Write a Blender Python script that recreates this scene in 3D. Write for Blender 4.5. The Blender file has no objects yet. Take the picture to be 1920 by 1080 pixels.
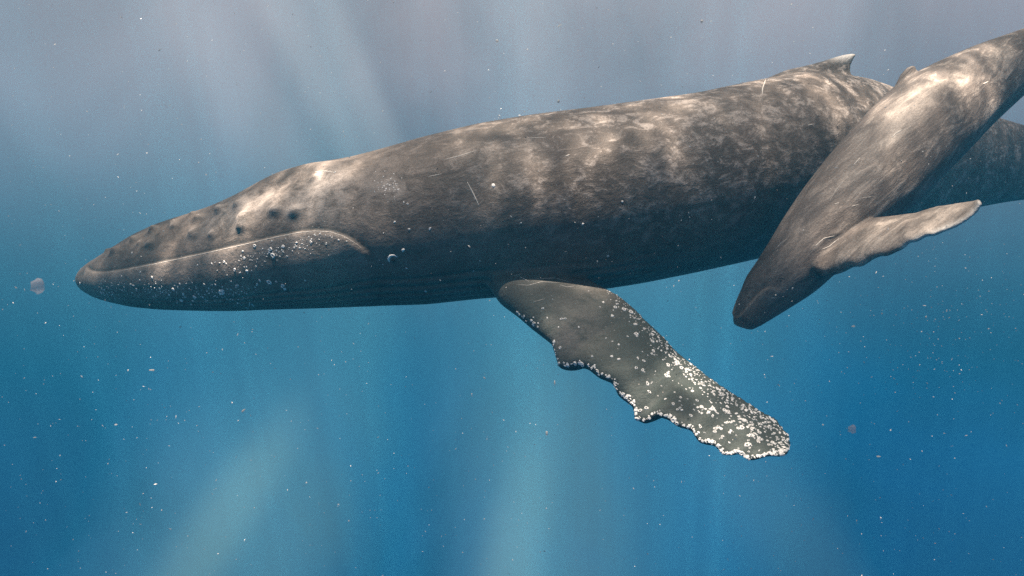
import bpy, math, random
import numpy as np
from mathutils import Vector
from mathutils.bvhtree import BVHTree
from mathutils.kdtree import KDTree

random.seed(11)
rng = np.random.default_rng(5)
scene = bpy.context.scene
COL = scene.collection

# ------------------------------------------------------------------ camera, world, sun, exposure
FPX = 1371.0                                  # focal length in pixels of a 1920 wide picture
cam_d = bpy.data.cameras.new("camera")
cam_d.sensor_width = 36.0
cam_d.lens = 36.0 * FPX / 1920.0
cam_d.clip_start = 0.05
cam_d.clip_end = 2000
cam = bpy.data.objects.new("camera", cam_d)
COL.objects.link(cam)
cam.location = (0, 0, 0)
cam.rotation_euler = (math.radians(90), 0, 0)
scene.camera = cam

scene.view_settings.view_transform = 'Standard'
scene.view_settings.look = 'None'
scene.view_settings.gamma = 1
scene.view_settings.exposure = 0.4
scene.cycles.use_denoising = False
scene.cycles.volume_bounces = 0
scene.cycles.max_bounces = 6
scene.cycles.transparent_max_bounces = 8

def srgb(r, g, b):
    f = lambda c: (c / 255 / 12.92) if c / 255 <= 0.04045 else ((c / 255 + 0.055) / 1.055) ** 2.4
    return (f(r), f(g), f(b), 1)

world = bpy.data.worlds.new("World")
scene.world = world
world.use_nodes = True
wt = world.node_tree
for n in list(wt.nodes): wt.nodes.remove(n)
wo = wt.nodes.new('ShaderNodeOutputWorld')
bg = wt.nodes.new('ShaderNodeBackground')
tc = wt.nodes.new('ShaderNodeTexCoord')
sp = wt.nodes.new('ShaderNodeSeparateXYZ')
mr = wt.nodes.new('ShaderNodeMapRange')
mr.inputs['From Min'].default_value = -1; mr.inputs['From Max'].default_value = 1
cr = wt.nodes.new('ShaderNodeValToRGB')
def elev(deg): return (math.sin(math.radians(deg)) + 1) / 2
stops = [(-90, (0.000, 0.012, 0.035)), (-40, (0.000, 0.035, 0.10)), (-21, (0.000, 0.066, 0.185)), (-9, (0.000, 0.082, 0.205)),
         (0, (0.020, 0.115, 0.19)), (9, (0.13, 0.165, 0.205)), (21, (0.42, 0.31, 0.29)), (50, (0.42, 0.38, 0.35)), (90, (0.45, 0.42, 0.40))]
cr.color_ramp.interpolation = 'B_SPLINE'
while len(cr.color_ramp.elements) < len(stops): cr.color_ramp.elements.new(0.5)
for e, (d, c) in zip(cr.color_ramp.elements, stops):
    e.position = elev(d); e.color = (*c, 1)
wt.links.new(tc.outputs['Generated'], sp.inputs[0])
wt.links.new(sp.outputs['Z'], mr.inputs['Value'])
wt.links.new(mr.outputs[0], cr.inputs[0])
# far water is uneven: cloudy patches, and light shafts and dim zones painted into the background
wm = wt.nodes.new('ShaderNodeMapping'); wt.links.new(tc.outputs['Generated'], wm.inputs[0]); wm.inputs['Scale'].default_value = (4.5, 4.5, 2.6)
wn = wt.nodes.new('ShaderNodeTexNoise'); wt.links.new(wm.outputs[0], wn.inputs['Vector']); wn.inputs['Scale'].default_value = 1.0
wn.inputs['Detail'].default_value = 5; wn.inputs['Distortion'].default_value = 0.5
wr_ = wt.nodes.new('ShaderNodeMapRange'); wt.links.new(wn.outputs[0], wr_.inputs['Value'])
wr_.inputs['From Min'].default_value = .3; wr_.inputs['From Max'].default_value = .7; wr_.inputs['To Min'].default_value = .74; wr_.inputs['To Max'].default_value = 1.26
wv = wt.nodes.new('ShaderNodeVectorMath'); wv.operation = 'SCALE'; wt.links.new(cr.outputs[0], wv.inputs[0]); wt.links.new(wr_.outputs[0], wv.inputs['Scale'])
last = wv.outputs[0]
def painted_far_light(last, px, py, rx, rz, rot, col):
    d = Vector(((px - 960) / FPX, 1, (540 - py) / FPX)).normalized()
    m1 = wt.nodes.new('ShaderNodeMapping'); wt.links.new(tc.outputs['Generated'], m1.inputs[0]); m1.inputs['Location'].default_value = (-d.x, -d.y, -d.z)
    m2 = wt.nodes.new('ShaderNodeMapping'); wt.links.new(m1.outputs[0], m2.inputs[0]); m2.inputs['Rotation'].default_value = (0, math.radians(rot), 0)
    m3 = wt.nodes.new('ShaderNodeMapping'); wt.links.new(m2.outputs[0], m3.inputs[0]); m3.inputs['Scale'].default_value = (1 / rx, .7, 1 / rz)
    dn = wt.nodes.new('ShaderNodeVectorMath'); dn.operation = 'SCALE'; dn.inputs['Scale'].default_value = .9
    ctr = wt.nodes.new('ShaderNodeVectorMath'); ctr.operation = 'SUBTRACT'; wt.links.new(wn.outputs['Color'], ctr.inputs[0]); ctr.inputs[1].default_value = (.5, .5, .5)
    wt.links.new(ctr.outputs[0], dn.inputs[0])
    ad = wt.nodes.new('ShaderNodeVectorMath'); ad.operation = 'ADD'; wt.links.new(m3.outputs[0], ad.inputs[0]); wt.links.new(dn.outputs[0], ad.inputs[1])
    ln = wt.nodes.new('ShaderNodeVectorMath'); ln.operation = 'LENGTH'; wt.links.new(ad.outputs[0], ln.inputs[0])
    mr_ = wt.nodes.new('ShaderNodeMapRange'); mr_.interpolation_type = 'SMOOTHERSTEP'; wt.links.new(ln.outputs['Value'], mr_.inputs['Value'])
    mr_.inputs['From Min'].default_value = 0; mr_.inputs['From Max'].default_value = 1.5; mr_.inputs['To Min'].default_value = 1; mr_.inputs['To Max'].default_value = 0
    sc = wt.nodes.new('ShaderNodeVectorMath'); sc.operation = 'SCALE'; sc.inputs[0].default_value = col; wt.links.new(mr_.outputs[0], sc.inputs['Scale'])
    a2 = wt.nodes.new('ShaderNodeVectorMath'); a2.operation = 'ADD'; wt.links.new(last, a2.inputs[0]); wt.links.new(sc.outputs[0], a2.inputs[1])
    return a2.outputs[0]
last = painted_far_light(last, 430, 1030, .15, .24, -24, (.060, .090, .055))
last = painted_far_light(last, 425, 960, .040, .15, -30, (.065, .085, .050))
last = painted_far_light(last, 1010, 1050, .14, .36, 6, (.065, .095, .055))
last = painted_far_light(last, 965, 1040, .045, .16, -8, (.065, .085, .05))
last = painted_far_light(last, 1480, 1000, .06, .20, 32, (.022, .030, .018))
last = painted_far_light(last, 1200, 760, .22, .28, 20, (.025, .045, .030))
last = painted_far_light(last, 540, 760, .22, .30, 0, (.02, .035, .02))
last = painted_far_light(last, 570, 100, .035, .30, 24, (.09, .09, .08))
last = painted_far_light(last, 680, 170, .025, .25, 22, (.09, .09, .08))
last = painted_far_light(last, 420, 120, .05, .30, 28, (.06, .06, .055))
last = painted_far_light(last, 1000, 60, .05, .22, 8, (.035, .035, .03))
last = painted_far_light(last, 200, 160, .22, .18, 0, (.05, .05, .045))
last = painted_far_light(last, 20, 860, .16, .30, 0, (-.01, -.032, -.060))
last = painted_far_light(last, 1880, 900, .18, .35, 0, (-.01, -.020, -.030))
last = painted_far_light(last, 720, 960, .10, .22, 0, (-.01, -.022, -.035))
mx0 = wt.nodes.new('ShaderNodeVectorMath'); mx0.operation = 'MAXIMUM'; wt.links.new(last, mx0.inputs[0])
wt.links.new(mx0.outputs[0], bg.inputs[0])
bg.inputs[1].default_value = 1.0
wt.links.new(bg.outputs[0], wo.inputs[0])

SUN_DIR = Vector((0.05, 0.34, -1)).normalized()       # the way the light travels
sd = bpy.data.lights.new("sun", 'SUN')
sd.energy = 5.0
sd.angle = math.radians(0.5)
sd.color = (1.0, 0.86, 0.69)
sun = bpy.data.objects.new("sun", sd)
COL.objects.link(sun)
sun.location = (0, 0, 12)
sun.rotation_euler = SUN_DIR.to_track_quat('-Z', 'Y').to_euler()

SURF_Z = 11.5

# ------------------------------------------------------------------ helpers
def ray(px, py):
    return np.array([(px - 960) / FPX, 1.0, (540 - py) / FPX])

def unp(px, py, y):
    return ray(px, py) * y

def proj(P):
    P = np.asarray(P)
    return np.stack([960 + FPX * P[..., 0] / P[..., 1], 540 - FPX * P[..., 2] / P[..., 1]], -1)

def gsm(a, sig):
    a = np.asarray(a, float)
    if sig <= 0: return a
    n = int(sig * 3) + 1
    k = np.exp(-0.5 * (np.arange(-n, n + 1) / sig) ** 2); k /= k.sum()
    first = a[:1] + (a[:1] - a[1:n + 1][::-1]); last = a[-1:] + (a[-1:] - a[-n - 1:-1][::-1])
    p = np.concatenate([first, a, last], 0)
    if a.ndim == 1: return np.convolve(p, k, 'valid')
    return np.stack([np.convolve(p[:, i], k, 'valid') for i in range(a.shape[1])], 1)

def resample(pts, n, sig=0.0, u=None):
    pts = np.asarray(pts, float)
    if u is None:
        u = np.concatenate([[0], np.cumsum(np.linalg.norm(np.diff(pts[:, :2], axis=0), axis=1))])
    t = np.linspace(u[0], u[-1], n)
    out = np.stack([np.interp(t, u, pts[:, i]) for i in range(pts.shape[1])], 1)
    return gsm(out, sig)

def mesh_from(name, V, F):
    me = bpy.data.meshes.new(name)
    me.from_pydata([tuple(v) for v in V], [], F)
    me.update()
    return me

def loft(rings, closed_ends=True):
    R, M, _ = rings.shape
    V = rings.reshape(-1, 3)
    F = []
    for i in range(R - 1):
        a = i * M; b = (i + 1) * M
        for j in range(M):
            k = (j + 1) % M
            F.append((a + j, a + k, b + k, b + j))
    V = list(V)
    c0 = len(V); V.append(rings[0].mean(0)); c1 = len(V); V.append(rings[-1].mean(0))
    for j in range(M):
        k = (j + 1) % M
        F.append((c0, k, j)); b = (R - 1) * M
        F.append((c1, b + j, b + k))
    return np.array(V), F

def link(o, parent=None):
    COL.objects.link(o)
    if parent is not None: o.parent = parent
    return o

def tag(o, label=None, cat=None, group=None, kind=None):
    if label: o['label'] = label
    if cat: o['category'] = cat
    if group: o['group'] = group
    if kind: o['kind'] = kind
    return o

class N:
    """small node helper"""
    def __init__(s, mat):
        s.t = mat.node_tree
    def new(s, typ, **kw):
        n = s.t.nodes.new(typ)
        for k, v in kw.items(): setattr(n, k, v)
        return n
    def link(s, a, b): s.t.links.new(a, b)
    def val(s, sock, v):
        if hasattr(v, 'is_output'): s.link(v, sock)
        else: sock.default_value = v
    def math(s, op, a, b=0.0, c=0.0, clamp=False):
        n = s.new('ShaderNodeMath', operation=op); n.use_clamp = clamp
        s.val(n.inputs[0], a); s.val(n.inputs[1], b)
        if op in ('MULTIPLY_ADD', 'SMOOTH_MIN'): s.val(n.inputs[2], c)
        return n.outputs[0]
    def noise(s, vec, scale, detail=4, rough=0.55, dist=0.0):
        n = s.new('ShaderNodeTexNoise')
        s.link(vec, n.inputs['Vector']); n.inputs['Scale'].default_value = scale
        n.inputs['Detail'].default_value = detail; n.inputs['Roughness'].default_value = rough
        n.inputs['Distortion'].default_value = dist
        return n.outputs[0]
    def rng(s, v, a, b, c=0.0, d=1.0, smooth=True):
        n = s.new('ShaderNodeMapRange'); n.interpolation_type = 'SMOOTHSTEP' if smooth else 'LINEAR'
        s.val(n.inputs['Value'], v)
        n.inputs['From Min'].default_value = a; n.inputs['From Max'].default_value = b
        n.inputs['To Min'].default_value = c; n.inputs['To Max'].default_value = d
        return n.outputs[0]
    def mix(s, f, a, b):
        n = s.new('ShaderNodeMix', data_type='RGBA')
        s.val(n.inputs[0], f); s.val(n.inputs[6], a); s.val(n.inputs[7], b)
        return n.outputs[2]
    def mapping(s, vec, scale=(1, 1, 1), rot=(0, 0, 0), loc=(0, 0, 0)):
        n = s.new('ShaderNodeMapping'); s.link(vec, n.inputs[0])
        n.inputs['Scale'].default_value = scale; n.inputs['Rotation'].default_value = rot
        n.inputs['Location'].default_value = loc
        return n.outputs[0]
    def attr(s, name):
        n = s.new('ShaderNodeAttribute'); n.attribute_name = name
        return n.outputs['Fac']

def material(name):
    m = bpy.data.materials.new(name); m.use_nodes = True
    return m, N(m), m.node_tree.nodes['Principled BSDF']

# ------------------------------------------------------------------ materials
def skin_material(name, dark, mid, light, mott_dir, mottle_amt):
    m, n, p = material(name)
    tcn = n.new('ShaderNodeTexCoord'); ob = tcn.outputs['Object']
    big = n.noise(ob, 0.9, 4, 0.6)
    st = n.mapping(n.mapping(ob, rot=mott_dir[1]), scale=mott_dir[0])
    mot = n.noise(st, 5.4, 8, 0.70, 0.8)
    fine = n.noise(st, 14.0, 6, 0.7, 0.3)
    grain = n.noise(ob, 70.0, 3, 0.6)
    v = n.math('MULTIPLY_ADD', big, 0.55, n.math('MULTIPLY', mot, 0.6))
    v = n.math('MULTIPLY_ADD', fine, 0.30, v)
    base = n.mix(n.rng(v, 0.55, 0.95), dark, mid)
    # sloughing, chalky patches
    pat = n.math('MULTIPLY', n.rng(mot, 0.48, 0.60), n.rng(fine, 0.40, 0.58))
    pat = n.math('MULTIPLY', pat, n.attr('mottle'))
    base = n.mix(n.math('MULTIPLY', pat, mottle_amt), base, light)
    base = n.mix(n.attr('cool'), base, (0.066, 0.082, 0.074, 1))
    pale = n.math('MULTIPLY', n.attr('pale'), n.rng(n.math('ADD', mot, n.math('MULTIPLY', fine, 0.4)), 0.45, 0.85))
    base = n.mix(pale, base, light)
    base = n.mix(n.attr('lip'), base, (0.50, 0.46, 0.42, 1))
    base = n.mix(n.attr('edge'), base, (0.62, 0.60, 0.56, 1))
    base = n.mix(n.attr('shade_spot'), base, (0.018, 0.022, 0.024, 1))
    # tiny pits and specks
    vor = n.new('ShaderNodeTexVoronoi'); n.link(ob, vor.inputs['Vector']); vor.inputs['Scale'].default_value = 17
    sp_ = n.rng(vor.outputs['Distance'], 0.07, 0.13, 1, 0)
    sp_ = n.math('MULTIPLY', sp_, n.rng(n.noise(ob, 2.3, 2), 0.52, 0.62))
    base = n.mix(n.math('MULTIPLY', sp_, 0.6), base, light)
    hs = n.mix(n.rng(grain, 0.3, 0.7), (0.8, 0.8, 0.8, 1), (1.15, 1.15, 1.15, 1))
    mul = n.new('ShaderNodeMix', data_type='RGBA', blend_type='MULTIPLY')
    mul.inputs[0].default_value = 1; n.link(base, mul.inputs[6]); n.link(hs, mul.inputs[7])
    n.link(mul.outputs[2], p.inputs['Base Color'])
    n.val(p.inputs['Roughness'], n.rng(fine, 0.3, 0.7, 0.48, 0.7))
    p.inputs['Specular IOR Level'].default_value = 0.28
    b = n.new('ShaderNodeBump'); b.inputs['Strength'].default_value = 0.55; b.inputs['Distance'].default_value = 0.03
    n.link(n.math('MULTIPLY_ADD', mot, 0.8, n.math('MULTIPLY', fine, 0.5)), b.inputs['Height'])
    b2 = n.new('ShaderNodeBump'); b2.inputs['Strength'].default_value = 0.3; b2.inputs['Distance'].default_value = 0.006
    n.link(grain, b2.inputs['Height']); n.link(b.outputs[0], b2.inputs['Normal'])
    n.link(b2.outputs[0], p.inputs['Normal'])
    return m

MOTHER_SKIN = skin_material('adult_whale_skin', (0.082, 0.069, 0.058, 1), (0.205, 0.170, 0.144, 1), (0.46, 0.41, 0.37, 1),
                            ((0.8, 1.0, 1.3), (0, math.radians(12), 0)), 0.75)
CALF_SKIN = skin_material('calf_whale_skin', (0.10, 0.085, 0.075, 1), (0.20, 0.170, 0.150, 1), (0.50, 0.44, 0.38, 1),
                          ((0.35, 1.2, 1.6), (0, math.radians(42), 0)), 0.45)
def floaty(name, col, alpha):
    m = bpy.data.materials.new(name); m.use_nodes = True; n = N(m); t = m.node_tree
    for k in list(t.nodes): t.nodes.remove(k)
    o = n.new('ShaderNodeOutputMaterial'); d = n.new('ShaderNodeBsdfDiffuse'); tl = n.new('ShaderNodeBsdfTranslucent'); tp = n.new('ShaderNodeBsdfTransparent')
    tcn = n.new('ShaderNodeTexCoord'); g = n.noise(tcn.outputs['Object'], 90, 3)
    c = n.mix(g, tuple(v * .8 for v in col) + (1,), tuple(min(1, v * 1.1) for v in col) + (1,))
    n.link(c, d.inputs[0]); n.link(c, tl.inputs[0])
    m1 = n.new('ShaderNodeMixShader'); m1.inputs[0].default_value = .5; n.link(d.outputs[0], m1.inputs[1]); n.link(tl.outputs[0], m1.inputs[2])
    lw = n.new('ShaderNodeLayerWeight'); lw.inputs[0].default_value = .35
    m2 = n.new('ShaderNodeMixShader'); n.link(n.math('MULTIPLY', n.rng(lw.outputs['Facing'], .3, 1.0, 1.0, .15), alpha), m2.inputs[0]); n.link(tp.outputs[0], m2.inputs[1]); n.link(m1.outputs[0], m2.inputs[2])
    n.link(m2.outputs[0], o.inputs[0]); return m
def simple(name, col, rough=0.7, bump=0.0, scale=60):
    m, n, p = material(name)
    tcn = n.new('ShaderNodeTexCoord')
    g = n.noise(tcn.outputs['Object'], scale, 4, 0.6)
    a = tuple(c * 0.7 for c in col) + (1,); b = tuple(min(1, c * 1.15) for c in col) + (1,)
    n.link(n.mix(n.rng(g, 0.3, 0.7), a, b), p.inputs['Base Color'])
    p.inputs['Roughness'].default_value = rough
    if bump:
        bb = n.new('ShaderNodeBump'); bb.inputs['Distance'].default_value = bump; n.link(g, bb.inputs['Height'])
        n.link(bb.outputs[0], p.inputs['Normal'])
    return m
BARN = simple('barnacle_shell', (0.93, 0.92, 0.86), 0.75, 0.002, 120)
SCAR = simple('scar_tissue', (0.62, 0.58, 0.52), 0.6)
LIP = simple('lip_skin', (0.50, 0.47, 0.43), 0.6)
EYE = simple('whale_eye', (0.012, 0.012, 0.014), 0.4)
SNOW = floaty('drifting_particle', (0.88, 0.87, 0.84), .9)
CLUMP = floaty('plankton_jelly', (0.62, 0.56, 0.58), .35)

# ------------------------------------------------------------------ water: haze volume and rippled surface
def box(name, lo, hi):
    x0, y0, z0 = lo; x1, y1, z1 = hi
    V = [(x0, y0, z0), (x1, y0, z0), (x1, y1, z0), (x0, y1, z0), (x0, y0, z1), (x1, y0, z1), (x1, y1, z1), (x0, y1, z1)]
    F = [(0, 3, 2, 1), (4, 5, 6, 7), (0, 1, 5, 4), (1, 2, 6, 5), (2, 3, 7, 6), (3, 0, 4, 7)]
    return bpy.data.objects.new(name, mesh_from(name, V, F))

haze = link(box('haze', (-30, -8, -13), (30, 28, SURF_Z + 0.4)))
tag(haze, kind='stuff', label='blue sea water filling the view and fading distant things')
hm = bpy.data.materials.new('sea_water_haze'); hm.use_nodes = True
ht = hm.node_tree
for n_ in list(ht.nodes): ht.nodes.remove(n_)
ho = ht.nodes.new('ShaderNodeOutputMaterial')
hv = ht.nodes.new('ShaderNodeVolumePrincipled')
hv.inputs['Color'].default_value = (0.06, 0.42, 0.64, 1)
hv.inputs['Absorption Color'].default_value = (0.1, 0.2, 0.9, 1)
hv.inputs['Density'].default_value = 0.024
hv.inputs['Anisotropy'].default_value = 0.0
ht.links.new(hv.outputs[0], ho.inputs['Volume'])
haze.data.materials.append(hm)

# rippled sea surface: swell in the mesh, a hand-shaped light mask in its transmission
nx, ny = 220, 150
xs = np.linspace(-29.8, 29.8, nx); ys = np.linspace(-7.8, 27.8, ny)
X, Y = np.meshgrid(xs, ys)
Z = SURF_Z + 0.09 * np.sin(X * 0.9 + Y * 0.35) + 0.06 * np.sin(X * 0.45 - Y * 1.1 + 1) + 0.04 * np.sin(X * 1.9 + Y * 1.3 + 2)
V = np.stack([X, Y, Z], -1).reshape(-1, 3)
F = [(j * nx + i, j * nx + i + 1, (j + 1) * nx + i + 1, (j + 1) * nx + i) for j in range(ny - 1) for i in range(nx - 1)]
surf = link(bpy.data.objects.new('water', mesh_from('water', V, F)))
for pl in surf.data.polygons: pl.use_smooth = True
tag(surf, kind='structure')
sm, n, p = material('sea_surface_gobo')
nt = sm.node_tree
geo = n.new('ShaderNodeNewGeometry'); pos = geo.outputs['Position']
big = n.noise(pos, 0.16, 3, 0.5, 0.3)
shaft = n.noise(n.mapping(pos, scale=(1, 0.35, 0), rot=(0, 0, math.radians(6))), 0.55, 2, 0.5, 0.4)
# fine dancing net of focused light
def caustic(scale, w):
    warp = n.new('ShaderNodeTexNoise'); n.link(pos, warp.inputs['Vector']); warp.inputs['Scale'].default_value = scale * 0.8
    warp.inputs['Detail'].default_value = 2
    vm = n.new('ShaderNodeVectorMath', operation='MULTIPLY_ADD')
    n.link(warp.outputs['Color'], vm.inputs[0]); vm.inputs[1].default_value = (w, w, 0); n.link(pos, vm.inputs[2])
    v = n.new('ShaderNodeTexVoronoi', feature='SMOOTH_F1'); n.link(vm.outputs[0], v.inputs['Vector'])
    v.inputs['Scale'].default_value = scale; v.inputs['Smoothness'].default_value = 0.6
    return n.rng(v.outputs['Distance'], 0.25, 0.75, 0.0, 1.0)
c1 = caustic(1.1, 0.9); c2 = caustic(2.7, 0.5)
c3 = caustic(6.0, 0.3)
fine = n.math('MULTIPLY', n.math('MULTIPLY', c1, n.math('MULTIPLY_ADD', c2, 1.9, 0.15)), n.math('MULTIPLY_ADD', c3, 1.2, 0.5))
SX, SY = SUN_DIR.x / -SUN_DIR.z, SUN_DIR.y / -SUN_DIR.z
def light_mask_at(P, rx, ry, rot=0.0):
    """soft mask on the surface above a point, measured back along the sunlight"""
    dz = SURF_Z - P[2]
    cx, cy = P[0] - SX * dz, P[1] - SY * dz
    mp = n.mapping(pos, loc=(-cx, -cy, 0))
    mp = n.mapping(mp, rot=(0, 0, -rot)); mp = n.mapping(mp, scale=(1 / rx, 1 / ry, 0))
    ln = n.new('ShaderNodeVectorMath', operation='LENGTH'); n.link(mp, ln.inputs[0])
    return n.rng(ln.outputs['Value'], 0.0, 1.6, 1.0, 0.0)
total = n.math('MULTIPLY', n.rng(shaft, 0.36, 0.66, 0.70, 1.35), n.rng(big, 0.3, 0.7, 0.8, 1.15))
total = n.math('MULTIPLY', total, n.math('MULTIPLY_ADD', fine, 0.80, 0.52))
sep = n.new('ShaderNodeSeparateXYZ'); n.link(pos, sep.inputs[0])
total = n.math('MULTIPLY', total, n.rng(sep.outputs['Y'], -.9, 1.6, 0.12, 1.0))     # added dim band over the camera, thins the lit veil there
LIGHT_MASKS = [((0.2, 14, -3), 0.7, 3.5, 1.3), ((-5.3, 13.5, -3), 0.7, 3.0, 3.0), ((4.6, 14, -3), 0.6, 3.5, 2.0), ((2.2, 14, -3), 3.4, 4.0, 1.3), ((-3.1, 14.5, 3), .45, 3.5, 2.5),
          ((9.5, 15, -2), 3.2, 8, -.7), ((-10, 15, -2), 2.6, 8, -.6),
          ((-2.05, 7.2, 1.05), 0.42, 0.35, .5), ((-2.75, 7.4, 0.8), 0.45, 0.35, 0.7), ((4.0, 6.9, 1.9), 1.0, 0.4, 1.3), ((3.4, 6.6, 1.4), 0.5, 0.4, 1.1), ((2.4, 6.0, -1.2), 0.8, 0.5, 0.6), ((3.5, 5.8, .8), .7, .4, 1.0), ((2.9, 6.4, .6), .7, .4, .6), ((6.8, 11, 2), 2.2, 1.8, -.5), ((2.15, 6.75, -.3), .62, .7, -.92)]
for P, rx, ry, amt in LIGHT_MASKS:
    L = light_mask_at(P, rx, ry)
    if amt < 0:                                   # an added dark patch that holds sun off its target
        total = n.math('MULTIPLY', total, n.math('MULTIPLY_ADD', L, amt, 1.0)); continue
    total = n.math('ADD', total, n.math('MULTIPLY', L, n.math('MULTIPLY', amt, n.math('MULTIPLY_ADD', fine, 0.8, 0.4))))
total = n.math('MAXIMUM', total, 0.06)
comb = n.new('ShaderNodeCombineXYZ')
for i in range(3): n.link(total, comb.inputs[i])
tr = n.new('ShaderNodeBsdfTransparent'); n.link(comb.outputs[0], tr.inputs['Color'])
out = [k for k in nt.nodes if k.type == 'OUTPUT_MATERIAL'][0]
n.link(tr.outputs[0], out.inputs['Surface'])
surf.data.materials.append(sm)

# ------------------------------------------------------------------ whale building
def body_rings(stations, nr, M, roll, sig):
    """stations rows: Tx Ty Bx By depth width_ratio widest_level top_exp bottom_exp (pixels pair the two outlines)"""
    S = np.array(stations, float)
    mid = (S[:, 0:2] + S[:, 2:4]) / 2
    u = np.concatenate([[0], np.cumsum(np.linalg.norm(np.diff(mid, axis=0), axis=1))])
    uu = u / u[-1]
    # denser near the snout
    t = np.linspace(0, 1, nr) ** 1.25
    D = np.stack([np.interp(t, uu, S[:, i]) for i in range(S.shape[1])], 1)
    D = gsm(D, sig)
    Cn = np.array([unp((d[0] + d[2]) / 2, (d[1] + d[3]) / 2, d[4]) for d in D])
    Up = np.array([(unp(d[0], d[1], d[4]) - unp(d[2], d[3], d[4])) / 2 for d in D])
    tan = np.gradient(Cn, axis=0)
    rings = np.zeros((nr, M, 3))
    th = np.linspace(0, 2 * np.pi, M, endpoint=False)      # 0 = side away from the camera, pi = towards it, pi/2 = up
    cr_, sr_ = math.cos(roll), math.sin(roll)
    for i in range(nr):
        _, _, _, _, _, wr, m, pt, pb = D[i]
        h = np.linalg.norm(Up[i]) ; up = Up[i] / h
        side = np.cross(tan[i], up); side /= np.linalg.norm(side)
        if side[1] < 0: side = -side
        vr = Cn[i] / np.linalg.norm(Cn[i]); vr = vr - up * vr.dot(up); vr /= np.linalg.norm(vr)
        side = side * .4 + vr * .6; side /= np.linalg.norm(side)
        c, s = np.cos(th), np.sin(th)
        pe = np.where(s >= 0, pt, pb)
        b = wr * np.sign(c) * np.abs(c) ** (2 / pe)
        ay = np.abs(s) ** (2 / pe)
        a = np.where(s >= 0, m + (1 - m) * ay, m - (1 + m) * ay)
        # roll: back leans towards the camera
        b2 = b * cr_ - a * sr_; a2 = b * sr_ + a * cr_
        lo, hi = a2.min(), a2.max()
        a2 = (a2 - lo) / (hi - lo) * 2 - 1
        rings[i] = Cn[i] + np.outer(b2 * h, side) + np.outer(a2 * h, up)
    return rings, Cn, D

def wing_rings(lead, trail, dl, dt, thick, nr=90, M=28, sig=1.0, ucurve=None):
    L = resample(lead, nr, sig); T = resample(trail, nr, sig)
    u = np.linspace(0, 1, nr)
    yl = np.interp(u, np.linspace(0, 1, len(dl)), dl); yt = np.interp(u, np.linspace(0, 1, len(dt)), dt)
    tk = gsm(np.interp(u, np.linspace(0, 1, len(thick)), thick), 2)
    P = np.array([unp(L[i, 0], L[i, 1], yl[i]) for i in range(nr)])
    Q = np.array([unp(T[i, 0], T[i, 1], yt[i]) for i in range(nr)])
    return wing_from(P, Q, tk, M)

def wing_from(P, Q, tk, M=28):
    nr = len(P); midp = (P + Q) / 2; sp_ = np.gradient(midp, axis=0)
    ph = np.linspace(0, 2 * np.pi, M, endpoint=False)
    R = np.zeros((nr, M, 3))
    for i in range(nr):
        c = (P[i] - Q[i]) / 2
        nn = np.cross(c, sp_[i]); nn /= (np.linalg.norm(nn) + 1e-9)
        x = np.cos(ph)
        prof = np.sin(ph) * (0.72 + 0.28 * x)
        R[i] = midp[i] + np.outer(x, c) + np.outer(prof * tk[i], nn)
    return R

def remesh(parts, voxel, name, iters, blends=()):
    V = []; F = []; o = 0
    for (v, f) in parts:
        V.append(v); F += [tuple(k + o for k in q) for q in f]; o += len(v)
    V = np.concatenate(V, 0)
    me = mesh_from(name + '_src', V, F)
    tmp = bpy.data.objects.new(name + '_src', me); COL.objects.link(tmp)
    md = tmp.modifiers.new('r', 'REMESH'); md.mode = 'VOXEL'; md.voxel_size = voxel
    dg = bpy.context.evaluated_depsgraph_get(); dg.update()
    out_me = bpy.data.meshes.new_from_object(tmp.evaluated_get(dg))
    bpy.data.objects.remove(tmp); bpy.data.meshes.remove(me)
    out_me.name = name
    nv = len(out_me.vertices)
    co = np.empty(nv * 3); out_me.vertices.foreach_get('co', co); co = co.reshape(-1, 3)
    ne = len(out_me.edges); ed = np.empty(ne * 2, int); out_me.edges.foreach_get('vertices', ed); ed = ed.reshape(-1, 2)
    deg = np.bincount(ed.ravel(), minlength=nv)
    def lap(c):
        o_ = np.zeros_like(c)
        for k in range(3):
            o_[:, k] = np.bincount(ed[:, 0], c[ed[:, 1], k], nv) + np.bincount(ed[:, 1], c[ed[:, 0], k], nv)
        return o_ / deg[:, None] - c
    for _ in range(iters):                        # Taubin: smooth without shrinking
        co = co + 0.5 * lap(co); co = co - 0.48 * lap(co)
    for c0, rad, its in blends:                   # let a limb flow into the trunk
        w_ = np.clip(1.4 - np.linalg.norm(co - np.array(c0), axis=1) / rad, 0, 1)[:, None] * .5
        for _ in range(its): co = co + w_ * lap(co)
    out_me.vertices.foreach_set('co', co.ravel()); out_me.update()
    return out_me, co, lap

def vnormals(me):
    nv = len(me.vertices); a = np.empty(nv * 3); me.vertex_normals.foreach_get('vector', a)
    return a.reshape(-1, 3)

def near_side_theta(rings, D, curve):
    """for every ring that the pixel curve spans, the ring vertex index (float) on the camera's side that projects onto it"""
    M = rings.shape[1]; curve = np.array(curve, float)
    res = np.full(len(rings), np.nan)
    seg = []
    for i in range(len(rings)):
        pr = proj(rings[i])
        j = np.arange(M // 4, 3 * M // 4 + 1)     # up .. towards camera .. down
        best = None
        for a, b in zip(j[:-1], j[1:]):
            A, B = pr[a], pr[b]
            for c, d in zip(curve[:-1], curve[1:]):
                r = B - A; s = d - c; den = r[0] * s[1] - r[1] * s[0]
                if abs(den) < 1e-9: continue
                q = c - A; t = (q[0] * s[1] - q[1] * s[0]) / den; w = (q[0] * r[1] - q[1] * r[0]) / den
                if 0 <= t <= 1 and 0 <= w <= 1: best = a + t
            if best is not None: break
        if best is not None: res[i] = best
    return res

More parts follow.
